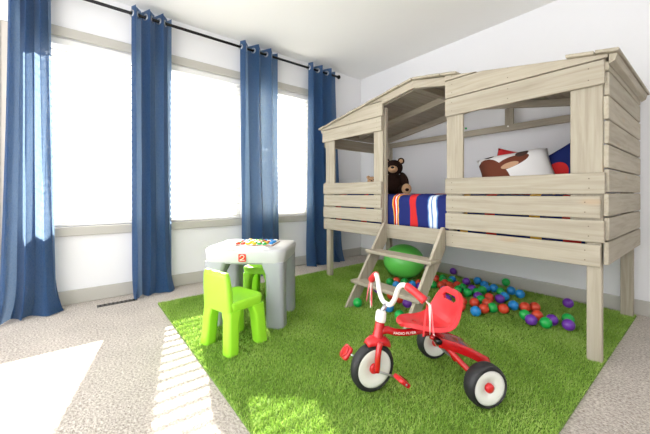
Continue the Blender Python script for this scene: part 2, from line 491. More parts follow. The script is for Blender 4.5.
def curtain(y0, y1, b0, b1, folds, label, seed, puddle=0.0):
    rng = np.random.default_rng(seed)
    root = thing('curtain', label, 'curtain', (RX, (y0 + y1) / 2, 0), group='blue grommet curtains')
    yc = (y0 + y1) / 2
    nu, nv = folds * 22 + 1, 64
    ztop = RZ + .048; fn = smooth_noise(rng, 5); fn2 = smooth_noise(rng, 4); fn3 = smooth_noise(rng, 6)
    V = []
    for j in range(nv):
        t = (j / (nv - 1)) ** 0.9
        z = ztop * (1 - t) + 0.006
        flare = t ** 1.5
        A, B = y0 * (1 - flare) + b0 * flare, y1 * (1 - flare) + b1 * flare
        for i in range(nu):
            s = i / (nu - 1)
            ph = s * folds * 2 * math.pi + flare * 1.1 * float(fn2(s * .6))
            amp = .054 * (1 - .15 * flare) * (1 + .5 * flare * float(fn(s)))
            w = math.sin(ph); w = math.copysign(abs(w) ** .9, w)
            x = amp * w + flare * .012 * float(fn3(s * 2 + t * .6)) + 0.004
            y = A + (B - A) * s + .010 * math.sin(2 * ph) + flare * .008 * float(fn3(s * 3))
            zz = z
            if t > .86 and puddle:
                q = (t - .86) / .14
                x += puddle * q * q * (1 + .6 * float(fn(s * 1.5)))
                y += .03 * q * q * float(fn2(s))
                zz = max(.006, z * (1 - .35 * q) + .012 * (1 + float(fn3(s * 2))) * q * (1 - q))
            if j == 0: zz += .004 * math.sin(ph * 2)
            V.append((max(x, XW - RX + .028), y - yc, zz))
    F = [(j * nu + i, j * nu + i + 1, (j + 1) * nu + i + 1, (j + 1) * nu + i) for j in range(nv - 1) for i in range(nu - 1)]
    me = bpy.data.meshes.new('fabric_panel'); me.from_pydata(V, [], F); me.update()
    me.polygons.foreach_set('use_smooth', [True] * len(me.polygons))
    link('fabric_panel', me, 'curtain', root)
    gm = lathe_mesh('grommet', [(.018, -.004), (.028, -.003), (.029, 0), (.028, .003), (.018, .004), (.017, 0), (.018, -.004)], seg=20, axis='y')
    for k in range(folds * 2):
        s = (k) / (folds * 2)
        if k == 0: s = .012
        link('grommet', gm, 'steel', root, (0.004, y0 + (y1 - y0) * s - yc, RZ), (0, 0, R_(28) if k % 2 == 0 else R_(-28)))
    return root
curtain(-0.372, -0.158, -0.42, -0.118, 3, 'blue linen curtain beside the pale door casing, puddled widest on the carpet', 3, .07)
curtain(0.335, 0.635, 0.335, 0.655, 3, 'blue linen curtain hanging to the carpet by the floor vent', 11, .03)
curtain(1.262, 1.69, 1.27, 1.73, 3, 'blue linen curtain hanging behind the grey play table', 23, .03)
curtain(2.095, 2.505, 2.09, 2.60, 3, 'blue linen curtain at the end of the rod behind the loft bed', 31, .05)

# ------------------------------------------------------------------ grass rug
RUG = (-2.645, 0.47, -0.345, 2.99)
rug = thing('grass_rug', 'green artificial grass rug spread under the loft bed and toys', 'rug', ((RUG[0] + RUG[2]) / 2, (RUG[1] + RUG[3]) / 2, 0))
hx, hy = (RUG[2] - RUG[0]) / 2, (RUG[3] - RUG[1]) / 2
box('backing', (-hx, -hy, 0), (hx, hy, .008), 'rugback', rug, .002)
rng = np.random.default_rng(5)
nb = 240000
bx_ = rng.uniform(-hx + .002, hx - .002, nb); by_ = rng.uniform(-hy + .002, hy - .002, nb)
ang = rng.uniform(0, 2 * np.pi, nb); ln = rng.uniform(.012, .021, nb); wd = rng.uniform(.0015, .0028, nb)
lean = rng.uniform(.1, 1.0, nb); la = rng.uniform(0, 2 * np.pi, nb)
lean_x = np.cos(la) * lean * ln * .8 + .003; lean_y = np.sin(la) * lean * ln * .8
V = np.zeros((nb, 3, 3))
V[:, 0] = np.stack([bx_ - np.cos(ang) * wd, by_ - np.sin(ang) * wd, np.full(nb, .007)], 1)
V[:, 1] = np.stack([bx_ + np.cos(ang) * wd, by_ + np.sin(ang) * wd, np.full(nb, .007)], 1)
V[:, 2] = np.stack([bx_ + lean_x, by_ + lean_y, .007 + ln * np.sqrt(np.clip(1 - (lean * .8) ** 2, .1, 1))], 1)
V = V.reshape(-1, 3)
me = bpy.data.meshes.new('grass_pile')
me.vertices.add(nb * 3); me.vertices.foreach_set('co', V.ravel())
me.loops.add(nb * 3); me.loops.foreach_set('vertex_index', np.arange(nb * 3))
me.polygons.add(nb); me.polygons.foreach_set('loop_start', np.arange(nb) * 3); me.polygons.foreach_set('loop_total', np.full(nb, 3))
me.update()
patch = .5 + .18 * np.sin(bx_ * 9 + 2 * np.sin(by_ * 4)) * np.sin(by_ * 11 + np.sin(bx_ * 6))
tone = np.clip(patch + rng.normal(0, .22, nb), 0, 1)
at = me.attributes.new('tone', 'FLOAT', 'POINT'); at.data.foreach_set('value', np.repeat(tone, 3))
gr = link('grass_pile', me, 'grass', rug); gr['kind'] = 'stuff'

# ------------------------------------------------------------------ the tree-house loft bed
BX, BY = -1.43, 1.977
bed = thing('loft_bed', 'whitewashed wooden tree-house loft bed with plank walls and gabled roof', 'bed', (BX, BY, 0))
SL = 0.172
RZ0 = 1.70
roof = lambda x: RZ0 - SL * abs(x)
T = .02
nail_me = lathe_mesh('nail', [(0, -.002), (.0032, -.002), (.0028, 0), (0, .0006)], seg=8, axis='y')
def nails(pl, xs, zs, y):
    c = pl.location
    for x in xs:
        for z in zs:
            link('nail', nail_me, 'nail', pl, (x - c.x, y - c.y, z - c.z))
# turned the other way round so the heads face the room
for v in nail_me.vertices: v.co.y *= -1

rows = [(.482, .590), (.602, .710), (.720, .829), (.839, .946)]
for k, (a, b) in enumerate(rows):
    e = [1.078, 1.092, 1.078, 1.094][k]; li = [-.318, -.308, -.318, -.314][k]; le = [-1.092, -1.100, -1.090, -1.098][k]; ri = [.268, .264, .268, .262][k]
    p = box('front_plank', (ri, 0, a), (e, T, b), 'wood_x', bed, .006, 2); nails(p, (ri + .05, e - .06), (a + .03, b - .03), 0)
    p = box('front_plank', (le, 0, a), (li, T, b), 'wood_x', bed, .006, 2); nails(p, (le + .05, li - .045), (a + .03, b - .03), 0)
# planks of the gable, cut to the slope
ur = [(1.372, 1.489), (1.495, 1.612), (1.618, 1.69)]
for k, (a, b) in enumerate(ur):
    for s in (-1, 1):
        i = .262 if s > 0 else .314 - .012 * (k % 2)
        o = 1.092 if k == 0 else 1.104
        if s < 0: o += .02
        xo = min(o, (RZ0 - a) / SL)            # where the slope meets this plank's lower edge
        xt = max(i, (RZ0 - b) / SL)            # ... and its upper edge
        if roof(o) >= b: pts = [(i, a), (o, a), (o, b), (i, b)]
        elif xt <= i + 1e-4: pts = [(i, a), (xo, a)] + ([(o, roof(o))] if roof(o) > a + .002 else []) + [(i, roof(i))]
        else: pts = [(i, a), (xo, a)] + ([(o, roof(o))] if roof(o) > a + .002 else []) + [(xt, b), (i, b)]
        p = prism('gable_plank', [(s * x, z) for x, z in pts], 0, T, 'wood_x', bed, .003)
        zs = (a + .03, min(b, roof(i)) - .03) if min(b, roof(i)) - a > .07 else (a + .02,)
        nails(p, (s * (i + .05),) + ((s * (i + .40),) if k < 2 else ()) + ((s * (o - .06),) if k == 0 else ()), zs, 0)
# upright boards of the front
for a, b, zt in ((-1.082, -.945, roof(1.0)), (-.418, -.315, roof(.4)), (.262, .380, roof(.38)), (.954, 1.084, roof(1.0))):
    box('upright_board', (a, T + .001, .60), (b, .040, zt - .06), 'wood_z', bed, .004, 1)
# front rafters over the door opening and lower rail
for s in (-1, 1):
    prism('front_rafter', [(0, RZ0 - .058), (s * 1.09, roof(1.09) - .058), (s * 1.09, roof(1.09) - .002), (0, RZ0 - .002)], T + .021, .062, 'wood_x', bed)
    prism('front_rafter', [(0, RZ0 - .06), (s * (.262 if s > 0 else .314), roof(.29) - .062), (s * (.262 if s > 0 else .314), roof(.29) - .002), (0, RZ0 - .002)], .002, T, 'wood_x', bed, .002)
box('front_rail', (-.305, T + .001, .478), (.266, .045, .590), 'wood_x', bed, .003)
# jambs seen inside the door opening
box('jamb', (-.350, .042, .5), (-.304, .075, roof(.3) - .08), 'wood_z', bed, .003)
box('jamb', (.264, .042, .5), (.310, .085, roof(.3) - .08), 'wood_z', bed, .003)
# legs
D = 1.0
for s in (-1, 1):
    x0, x1 = (1.020, 1.078) if s > 0 else (-1.068, -1.005)
    box('leg', (x0, T + .001, .008), (x1, .062, .6), 'wood_z', bed, .003)
    x0, x1 = (1.012, 1.075) if s > 0 else (-1.075, -1.012)
    box('leg', (x0, D - .055, .008), (x1, D, .6), 'wood_z', bed, .003)
    box('corner_post', (x0, D - .055, .601), (x1, D, roof(1.05) - .07), 'wood_z', bed, .003)
    box('corner_post', (x0, .045, .61), (x1, .090, roof(1.05) - .07), 'wood_z', bed, .003)
# end walls
for k in range(9):
    a = .497 + .1175 * k; b = a + .1105
    if k == 8: b = 1.478
    if k < 8 or True:
        box('end_plank', (1.086, [.012, .024][k % 2], a), (1.106, D - .02 + [.012, 0][k % 2], b), 'wood_y', bed, .005, 2)
for k in (0, 1, 2, 3, 7, 8):
    a = .497 + .1175 * k; b = min(a + .1105, 1.478)
    box('end_plank', (-1.106, .024, a), (-1.086, D - .02, b), 'wood_y', bed, .005, 2)
# eave purlins with angled ends, ridge beam, rafters
for s in (-1, 1):
    prism('eave_purlin', [(s * 1.108, roof(1.108) - .002), (s * 1.138, roof(1.138) - .002), (s * 1.130, roof(1.15) - .03), (s * 1.108, roof(1.15) - .042)], .0, D + .005, 'wood_y', bed, .001)
    for y0, y1 in ((.50, .535), (D - .04, D - .005)):
        prism('rafter', [(s * .022, roof(.022) - .058), (s * 1.08, roof(1.08) - .058), (s * 1.08, roof(1.08) - .003), (s * .022, roof(.022) - .003)], y0, y1, 'wood_x', bed)
box('ridge_beam', (-.020, .063, RZ0 - .058), (.020, D - .005, RZ0 - .006), 'wood_y', bed, .002)
# roof boards
for s in (-1, 1):
    k = 0; u = .004
    while u < 1.13:
        v = min(u + .112, 1.147)
        mid = (u + v) / 2
        yf = -.022 - .006 * (k % 2)
        if s > 0 and .40 < mid < .94: yf = .066
        prism('roof_board', [(s * u, roof(u)), (s * v, roof(v)), (s * v, roof(v) + .016), (s * u, roof(u) + .016)], yf, D + .02, 'wood_y', bed, .002)
        u += .1175; k += 1
# back frame
box('back_rail', (-1.01, D - .045, 1.392), (1.01, D - .010, 1.446), 'wood_x', bed, .002)
box('back_strut', (.262, D - .030, 1.446), (.330, D - .008, roof(.3) - .06), 'wood_z', bed, .002)
lathe('screw_cap', [(0, -.006), (.008, -.006), (.008, 0), (0, .002)], 'pwhite', bed, (.295, D - .048, 1.43), (0, 0, R_(180)), seg=10, axis='y')
box('back_rail', (-1.01, D - .045, .50), (1.01, D - .010, .60), 'wood_x', bed, .002)
for k in range(12):
    x = -1.0 + k * .178
    box('bed_slat', (x, .110, .575), (x + .07, D - .06, .595), 'wood_y', bed, .002)

# ladder
lad = thing('bed_ladder', 'short wooden ladder leaning on the loft bed doorway', 'ladder', (BX, 1.525, 0.008))
def rail(x):
    # board leaning back: light narrow edge to the room, broad face to the side
    y0, z0, y1, z1 = 0.0, 0.0, .442, .602
    w = .098
    pts = [(y0 - .005, 0), (y0 + w, 0), (y1 + .003, z1 - .155), (y1 + .003, z1), (y1 - .022, z1)]
    bm = bmesh.new()
    f = bm.faces.new([bm.verts.new((x, p[0], p[1])) for p in pts])
    r = bmesh.ops.extrude_face_region(bm, geom=[f])
    for v in r['geom']:
        if isinstance(v, bmesh.types.BMVert): v.co.x = x + .022
    bmesh.ops.bevel(bm, geom=list(bm.edges), offset=.002, segments=1, affect='EDGES')
    link('rail', to_mesh(bm, 'rail'), 'wood_z', lad)
rail(-.268); rail(.248)
for z, ov in ((.165, .022), (.375, .014)):
    y = z / .602 * .425
    box('tread', (-.268 - ov, y - .035, z), (.270 + ov * 2, y + .085, z + .024), 'wood_x', lad, .005, 2)

# ------------------------------------------------------------------ bedding
navy = srgb(34, 44, 108); rd = srgb(206, 48, 48); ye = srgb(240, 186, 70); wh = srgb(226, 234, 244); lb = srgb(96, 140, 200)
st = [(-1.2, navy)]
for base in (-1.10, -.66, -.225, .215, .655):
    st += [(base, ye), (base + .014, rd), (base + .026, wh), (base + .034, rd), (base + .046, ye), (base + .060, navy),
           (base + .17, rd), (base + .24, navy)]
    if len(st) > 24: pass
st2 = [(-1.2, navy)]
for base in (-.215,):
    st2 += [(base, ye), (base + .016, rd), (base + .028, wh), (base + .038, rd), (base + .050, ye), (base + .062, navy),
            (base + .160, rd), (base + .225, navy), (base + .336, lb), (base + .344, wh), (base + .362, lb), (base + .374, wh), (base + .402, lb), (base + .410, navy)]
for base in (.36, .78):
    st2 += [(base, ye), (base + .06, navy), (base + .166, rd), (base + .236, navy)]
for base in (-.95, -.60):
    st2 += [(base, rd), (base + .07, navy)]
st2.sort(key=lambda t: t[0])
M['duvet'] = bands('striped_duvet', 0, st2, .85, slant=.06)
box('mattress', (BX - 1.0, BY + .105, .597), (BX + 1.0, BY + D - .07, .772), 'mattress', None, .03, 3)
tag(bpy.data.objects['mattress'], 'white twin mattress under the striped duvet in the loft bed', 'mattress')
# duvet: a soft sheet over the top and down the front of the mattress
prof = [(.092, .572), (.092, .61), (.092, .65), (.094, .70), (.090, .75), (.094, .79), (.108, .815), (.135, .828), (.20, .832), (.32, .826), (.5, .83), (.7, .826), (.86, .822), (.93, .80)]
bm = bmesh.new(); NX = 120; grid = []
rg = random.Random(4)
for j, (y, z) in enumerate(prof):
    row = []
    for i in range(NX + 1):
        x = -1.0 + 2.0 * i / NX
        d = .006 * math.sin(x * 23 + z * 9 + y * 4) + .004 * math.sin(x * 51 - z * 22) + .003 * math.sin(x * 91 + z * 50)
        side = j < 7
        row.append(bm.verts.new((x, y - (d + .006 if side else 0), z + (0 if side else d * .8))))
    grid.append(row)
for A, B in zip(grid, grid[1:]):
    for i in range(NX): bm.faces.new((A[i], A[i + 1], B[i + 1], B[i]))
dv = link('duvet', to_mesh(bm, 'duvet', True), 'duvet', None, (BX, BY, 0))
md = dv.modifiers.new('thick', 'SOLIDIFY'); md.thickness = .012; md.offset = -1 if False else 0
tag(dv, 'navy striped duvet with red, yellow and white bands on the loft bed', 'duvet')

def pillow_mesh(w, h, t, seed, n=18):
    rg = random.Random(seed); bm = bmesh.new()
    a = [[None] * (n + 1) for _ in range(n + 1)]; b = [[None] * (n + 1) for _ in range(n + 1)]
    for i in range(n + 1):
        for j in range(n + 1):
            u, v = i / n * 2 - 1, j / n * 2 - 1
            pull = 1 - .06 * (1 - abs(u) ** 2) * abs(v) ** 4; pull2 = 1 - .06 * (1 - abs(v) ** 2) * abs(u) ** 4
            d = t * (max(0, (1 - u ** 4)) * max(0, (1 - v ** 4))) ** .55 * (1 + .05 * math.sin(5 * u + seed) * math.cos(4 * v))
            edge = i in (0, n) or j in (0, n)
            x, y = u * w / 2 * pull2, v * h / 2 * pull
            a[i][j] = bm.verts.new((x, y, d / 2))
            b[i][j] = a[i][j] if edge else bm.verts.new((x, y, -d / 2))
    for i in range(n):
        for j in range(n):
            bm.faces.new((a[i][j], a[i + 1][j], a[i + 1][j + 1], a[i][j + 1]))
            q = (b[i][j], b[i][j + 1], b[i + 1][j + 1], b[i + 1][j])
            if len(set(q)) >= 3: bm.faces.new(q)
    return to_mesh(bm, 'pillow', True)

def patch_mat(name, base, blobs):
    """flat printed shapes on a cloth: blobs = [(cx, cy, rx, ry, angle, colour)] in object space"""
    m = bpy.data.materials.new(name); nt, N, L, B = nodes(m)
    B.inputs['Roughness'].default_value = .85; B.inputs['Specular IOR Level'].default_value = .15
    tc = N.new('ShaderNodeTexCoord'); prev = None
    for cx, cy, rx, ry, an, c in blobs:
        mp = N.new('ShaderNodeMapping'); mp.vector_type = 'TEXTURE'
        mp.inputs['Location'].default_value = (cx, cy, 0); mp.inputs['Rotation'].default_value = (0, 0, an); mp.inputs['Scale'].default_value = (rx, ry, 1000)
        L.new(tc.outputs['Object'], mp.inputs['Vector'])
        ln = N.new('ShaderNodeVectorMath'); ln.operation = 'LENGTH'; L.new(mp.outputs[0], ln.inputs[0])
        lt = N.new('ShaderNodeMath'); lt.operation = 'LESS_THAN'; lt.inputs[1].default_value = 1.0; L.new(ln.outputs['Value'], lt.inputs[0])
        mx = N.new('ShaderNodeMix'); mx.data_type = 'RGBA'; mx.inputs['B'].default_value = c
        if prev is None: mx.inputs['A'].default_value = base
        else: L.new(prev, mx.inputs['A'])
        L.new(lt.outputs[0], mx.inputs['Factor']); prev = mx.outputs['Result']
    L.new(prev, B.inputs['Base Color'])
    return m
br = srgb(112, 62, 46); dk = srgb(74, 56, 50); tn = srgb(196, 156, 124)
M['pil_white'] = patch_mat('white_print_cloth', srgb(232, 230, 228), [(-.15, -.05, .095, .17, .25, br), (-.02, .045, .115, .042, .35, br), (-.035, .02, .055, .022, .2, tn), (.055, .11, .045, .028, .5, dk), (-.14, .135, .03, .02, 0, dk)])
M['pil_navy'] = patch_mat('navy_red_cloth', srgb(30, 42, 98), [(-.08, -.03, .10, .065, .5, rd)])
M['pil_red'] = plain('red_cloth', srgb(206, 52, 56), .85, spec=.15)
def pillow(w, h, t, seed, mat, loc, rot, label):
    o = link('pillow', pillow_mesh(w, h, t, seed), mat, None, loc, rot)
    return tag(o, label, 'pillow')
pillow(.44, .32, .15, 1, 'pil_white', (BX + .575, BY + .36, .985), (R_(58), R_(-9), R_(28)), 'white pillow printed with brown patches propped in the loft bed window')
pillow(.30, .28, .11, 2, 'pil_navy', (BX + .80, BY + .54, 1.008), (R_(68), R_(-32), R_(24)), 'navy pillow with a red patch beside the white printed pillow')
pillow(.38, .36, .11, 3, 'pil_red', (BX + .52, BY + .60, .992), (R_(68), R_(14), R_(24)), 'red pillow tucked behind the white printed pillow')

# ------------------------------------------------------------------ plush toys
def bear(name, loc, rz, k, fur, pad, label):
    t = thing(name, label, 'plush toy', loc, rz)
    E_ = lambda n, c, r, m, p=t, rot=None: ellipsoid(n, [q * k for q in c], [q * k for q in r], m, p, rot)
    E_('body', (0, 0, .105), (.096, .084, .108), fur)
    hd = E_('head', (0, -.030, .258), (.084, .076, .076), fur)
    mz = E_('muzzle', (0, -.080, -.018), (.044, .036, .034), pad, hd)
    E_('nose', (0, -.034, .014), (.016, .010, .011), 'dark', mz)
    for s in (-1, 1):
        E_('eye', (s * .032, -.066, .018), (.009, .007, .009), 'dark', hd)
        er = E_('ear', (s * .068, .0, .062), (.032, .016, .032), fur, hd)
        E_('inner_ear', (0, -.010, 0), (.020, .010, .020), pad, er)
        E_('arm', (s * .098, -.040, .145), (.036, .045, .082), fur, t, (R_(-25), R_(s * -22), 0))
        E_('leg', (s * .095, -.095, .048), (.048, .092, .048), fur, t, (0, 0, R_(s * 20)))
        fp = E_('foot_pad', (s * .126, -.177, .056), (.044, .018, .048), pad, t, (0, 0, R_(s * 20)))
        E_('sole_spot', (0, -.012, -.006), (.020, .010, .016), 'fur', fp)
    return t
bear('teddy_bear', (-2.0, BY + .48, .828), R_(34), 1.04, 'fur', 'tan', 'dark brown teddy bear with tan muzzle and foot pads seated on the duvet')
bear('plush_bear', (-2.33, BY + .52, .828), R_(38), .60, 'tan', 'tan', 'small tan plush animal on the duvet beside the dark teddy')

# pin on the wall
lathe('wall_pin', [(0, 0), (.010, 0), (.010, -.006), (.006, -.014), (0, -.015)], 'c_green', None, (-1.575, YB, 1.50), seg=12, axis='y')
tag(bpy.data.objects['wall_pin'], 'tiny green push pin in the wall behind the loft bed', 'pin')

# ------------------------------------------------------------------ play table and chairs
def play_table(loc, rz):
    t = thing('play_table', 'pale grey moulded plastic play table with thick legs', 'table', loc, rz)
    w, d, H = .265, .215, .490
    top = rounded_loft('tabletop', [(H - .085, 0, 0, w - .010, d - .010, .06), (H - .020, 0, 0, w, d, .066), (H - .006, 0, 0, w - .004, d - .004, .062), (H, 0, 0, w - .014, d - .014, .055)], 'tabletop', t, 8, 50)
    for sx in (-1, 1):
        for sy in (-1, 1):
            rounded_loft('leg', [(0, sx * (w - .066), sy * (d - .070), .058, .056, .03), (H - .16, sx * (w - .068), sy * (d - .068), .058, .058, .03), (H - .083, sx * (w - .085), sy * (d - .085), .074, .074, .03)], 'table', t, 5, 50)
    for sy in (-1, 1):
        rounded_loft('apron', [(H - .096, 0, sy * (d - .035), w - .12, .014, .01), (H - .084, 0, sy * (d - .035), w - .10, .016, .01)], 'table', t, 3, 40)
    # emblem on the front
    em = rounded_loft('emblem', [(0, 0, 0, .024, .024, .006), (.003, 0, 0, .024, .024, .006)], 'red', t, 4)
    em.location = (.0, -d + .0035, H - .052); em.rotation_euler = (R_(90) , 0, 0)
    pts = [(-.014, .004), (-.010, .013), (.002, .017), (.012, .010), (.008, -.001), (-.006, -.010), (-.014, -.015), (.016, -.014)]
    tube('emblem_mark', [(x, y, .0032) for x, y in pts], .0020, 'pwhite', em, seg=6, smooth_n=4)
    return t
TB = (-1.975, .938)
play_table((TB[0], TB[1], .008), R_(46))

def play_chair(loc, rz, label):
    """moulded child chair facing local +Y"""
    t = thing('play_chair', label, 'chair', loc, rz, 'lime green play chairs')
    s = .268
    rounded_loft('seat', [(s - .052, 0, 0, .118, .112, .035), (s - .012, 0, .0, .124, .118, .04), (s - .003, 0, 0, .120, .114, .038), (s, 0, 0, .110, .104, .034), (s - .005, 0, .004, .098, .090, .03)], 'lime', t, 6, 60)
    for sx in (-1, 1):
        for sy in (-1, 1):
            rounded_loft('leg', [(0, sx * .104, sy * .098, .034, .034, .018), (s - .10, sx * .092, sy * .086, .034, .034, .016), (s - .05, sx * .080, sy * .074, .042, .042, .014)], 'lime', t, 4, 60)
    b = rounded_loft('backrest', [(s - .055, 0, -.100, .118, .020, .018), (s + .05, 0, -.106, .114, .021, .018), (s + .125, 0, -.112, .106, .019, .017), (s + .148, 0, -.114, .098, .014, .012), (s + .152, 0, -.114, .090, .008, .006)], 'lime', t, 5, 60)
    return t
play_chair((-1.690, .686, .010), R_(14), 'lime green moulded plastic chair drawn up in front of the grey table')
play_chair((-2.262, 1.155, .010), R_(222), 'lime green moulded plastic chair tucked under the far side of the grey table')

# peg board of coloured pieces
gb = thing('puzzle_board', 'thin brown puzzle board covered in coloured pieces on the grey table', 'puzzle board', (TB[0] + .0, TB[1] + .03, .497), R_(46))
box('board', (-.135, -.10, 0), (.135, .10, .006), 'boardwood', gb, .001)
box('sheet', (-.13, -.095, .006), (.13, .095, .0072), 'pwhite', gb)
rg = random.Random(9)
cols = ['c_red', 'yellow', 'c_green', 'c_blue', 'pwhite', 'c_red', 'yellow', 'c_green', 'c_blue']
pm = lathe_mesh('puzzle_piece', [(0, 0), (.014, 0), (.015, .003), (.015, .010), (.012, .013), (0, .013)], seg=14)
names = {'c_red': 'red', 'yellow': 'yellow', 'c_green': 'green', 'c_blue': 'blue', 'pwhite': 'white'}
ca, sa = math.cos(R_(46)), math.sin(R_(46))
for j in range(5):
    for i in range(7):
        if (i, j) in ((0, 4), (6, 0)): continue
        x = -.111 + i * .037 + rg.uniform(-.003, .003); y = -.076 + j * .038 + rg.uniform(-.003, .003)
        c = cols[(i * 5 + j * 7 + (i * j) % 4) % 9]
        me = pm.copy(); me.materials.clear()
        o = link('puzzle_piece', me, c, None, (gb.location.x + ca * x - sa * y, gb.location.y + sa * x + ca * y, .497 + .0072))
        tag(o, 'small round %s piece lying on the puzzle board' % names[c], 'game piece', names[c] + ' pieces on the puzzle board')

# ------------------------------------------------------------------ balls
bg = ellipsoid('exercise_ball', (-1.93, 2.52, .176), (.197, .197, .166), 'bigball', None, None, 40, 28)
tag(bg, 'large shiny green ball behind the ladder under the bed', 'ball')
CH, CT = .84, math.atan2(393, 311)
Fv = (-math.sin(CT), math.cos(CT)); Rv = (math.cos(CT), math.sin(CT))
BR = .034
bm = bmesh.new(); bmesh.ops.create_uvsphere(bm, u_segments=24, v_segments=16, radius=BR)
bme = to_mesh(bm, 'play_ball', True)
ball_me = {}
for c in ('red', 'green', 'blue', 'purple'):
    q = bme.copy(); q.materials.append(M['c_' + c]); ball_me[c] = q
def floor_pt(px, py, z):
    """spot on the floor measured from the photograph"""
    dx = Fv[0] + Rv[0] * (px - 325) / 311; dy = Fv[1] + Rv[1] * (px - 325) / 311
    t = (CH - z) / ((py - 194) / 311)
    return dx * t, dy * t
BALLS = []
def Z3(c, l): BALLS.extend([(c, 440 + x / 4.0625, 250 + y / 4.0625) for x, y in l])
def Z2(c, l): BALLS.extend([(c, 340 + x / 4.643, 230 + y / 4.643) for x, y in l])
Z3('purple', [(60, 82), (107, 125), (65, 178), (130, 155), (155, 185), (243, 195), (370, 280), (455, 280), (522, 300), (520, 212), (28, 196)])
Z3('red', [(5, 140), (20, 132), (45, 150), (70, 140), (90, 205), (84, 226), (200, 190), (140, 210), (178, 234), (192, 212), (258, 235), (345, 228), (385, 228), (395, 262)])
Z3('green', [(35, 128), (75, 158), (92, 150), (113, 170), (275, 125), (248, 167), (150, 168), (172, 160), (168, 200), (215, 231), (345, 260), (430, 292), (520, 276), (12, 112)])
Z3('blue', [(50, 118), (152, 122), (180, 138), (186, 152), (211, 152), (290, 162), (325, 175), (145, 245), (302, 222), (262, 186), (18, 160)])
Z2('green', [(232, 237), (300, 238), (277, 392), (82, 333), (443, 250), (500, 240)])
Z2('red', [(262, 233), (238, 300), (276, 315), (470, 222), (478, 252), (365, 245)])
Z2('blue', [(262, 253), (335, 250), (228, 355)])
Z2('purple', [(312, 335), (175, 270), (372, 258)])
def k3(c, x, y): return (c, round(440 + x / 4.0625), round(250 + y / 4.0625))
def k2(c, x, y): return (c, round(340 + x / 4.643), round(230 + y / 4.643))
OWN = {k3('purple', 60, 82): 'small purple ball lying alone by the baseboard behind the heap of balls',
       k3('purple', 520, 212): 'small purple ball lying alone on the grass between the heap and the rear bed leg',
       k3('purple', 522, 300): 'small purple ball touching a green ball beside the front bed leg',
       k3('green', 520, 276): 'small green ball tucked behind the purple ball beside the front bed leg',
       k3('green', 275, 125): 'small green ball lying alone against the baseboard past the blue balls',
       k3('blue', 145, 245): 'small blue ball at the edge of the heap just behind the tricycle seat',
       k3('green', 430, 292): 'small green ball in front of a purple one at the loose end of the heap',
       k2('blue', 228, 355): 'small blue ball on the grass beside the tricycle stem, under the ladder',
       k2('purple', 312, 335): 'small purple ball on the grass just under the lowest ladder tread'}
placed = []
for c, px, py in BALLS:
    z = .020 + BR
    x, y = floor_pt(px, py, z)
    for _ in range(60):                       # nudge apart where two would share a spot
        hit = False
        for X, Y in placed:
            d = math.hypot(x - X, y - Y)
            if d < 2 * BR - .001:
                hit = True
                if d < 1e-4: x += .01; continue
                k = (2 * BR + .0005 - d) / d; x += (x - X) * k; y += (y - Y) * k
        y = min(y, YB - .016 - BR - .003)
        if not hit: break
    placed.append((x, y))
    o = link('play_ball', ball_me[c], None, None, (x, y, .008 + .006 + BR))
    own = OWN.get((c, round(px), round(py)))
    if own: tag(o, own, 'ball')
    elif c == 'green' and px < 362:
        tag(o, 'small green plastic ball at the foot of the ladder, away from the pile', 'ball')
    elif c == 'green' and abs(px - 399.6) < 2 and py > 305:
        tag(o, 'small green plastic ball between the tricycle handlebar and the ladder', 'ball')
    else:
        tag(o, 'small %s plastic play ball scattered on the grass rug under the loft bed' % c, 'ball', '%s play balls under the bed' % c)

# ------------------------------------------------------------------ tricycle
heading = (-.446, -.895)
rz = math.atan2(heading[1], heading[0]) - math.pi / 2      # local +Y is forward, +X is the rider's right
tr = thing('tricycle', 'red child tricycle with cream wheels and ribbon streamers on the grass rug', 'tricycle', (-.727, 1.32, .016), rz)
def P(u, v, z): return (-v, u, z - .016)
def wheel(name, c, R, w, disc, hub, parent, rot=0.0):
    wl = link(name, None, None, parent, c, (0, 0, rot)); wl.empty_display_size = .03
    h = w / 2
    t_ = lathe('tyre', [(disc, -h * .86), (disc + .006, -h), (R - .014, -h), (R - .004, -h * .72), (R, -h * .35), (R, h * .35), (R - .004, h * .72), (R - .014, h), (disc + .006, h), (disc, h * .86)], 'tyre', wl, seg=48, axis='x')
    lathe('disc', [(0, -h * .62), (hub * 1.3, -h * .62), (hub * 1.5, -h * .80), (disc * .90, -h * .90), (disc + .001, -h * .84), (disc + .001, h * .84), (disc * .90, h * .90), (hub * 1.5, h * .80), (hub * 1.3, h * .62), (0, h * .62)], 'wheel', wl, seg=40, axis='x')
    for s in (-1, 1):
        lathe('hub_cap', [(0, s * h * 1.10), (hub * .5, s * h * 1.08), (hub * .9, s * h * .98), (hub, s * h * .8), (hub, s * h * .5)], 'red', wl, seg=24, axis='x')
    return wl
# steering assembly: everything that turns with the bar hangs on one part
FW = (.395, .099)
steer = link('steering', None, None, tr, P(FW[0] - .02, 0, .016), (0, 0, R_(11))); steer.empty_display_size = .05
def Q(u, v, z): return (-v, u - (FW[0] - .02), z - .016)
wheel('front_wheel', Q(FW[0], 0, FW[1] + .018), .099, .046, .078, .022, steer)
zc = FW[1] + .018
for s in (-1, 1):
    tube('fork_blade', [Q(FW[0], s * .036, zc - .004), Q(FW[0] - .004, s * .037, zc + .06), Q(FW[0] - .018, s * .030, .228)], [.012, .012, .014], 'redpaint', steer, smooth_n=5)
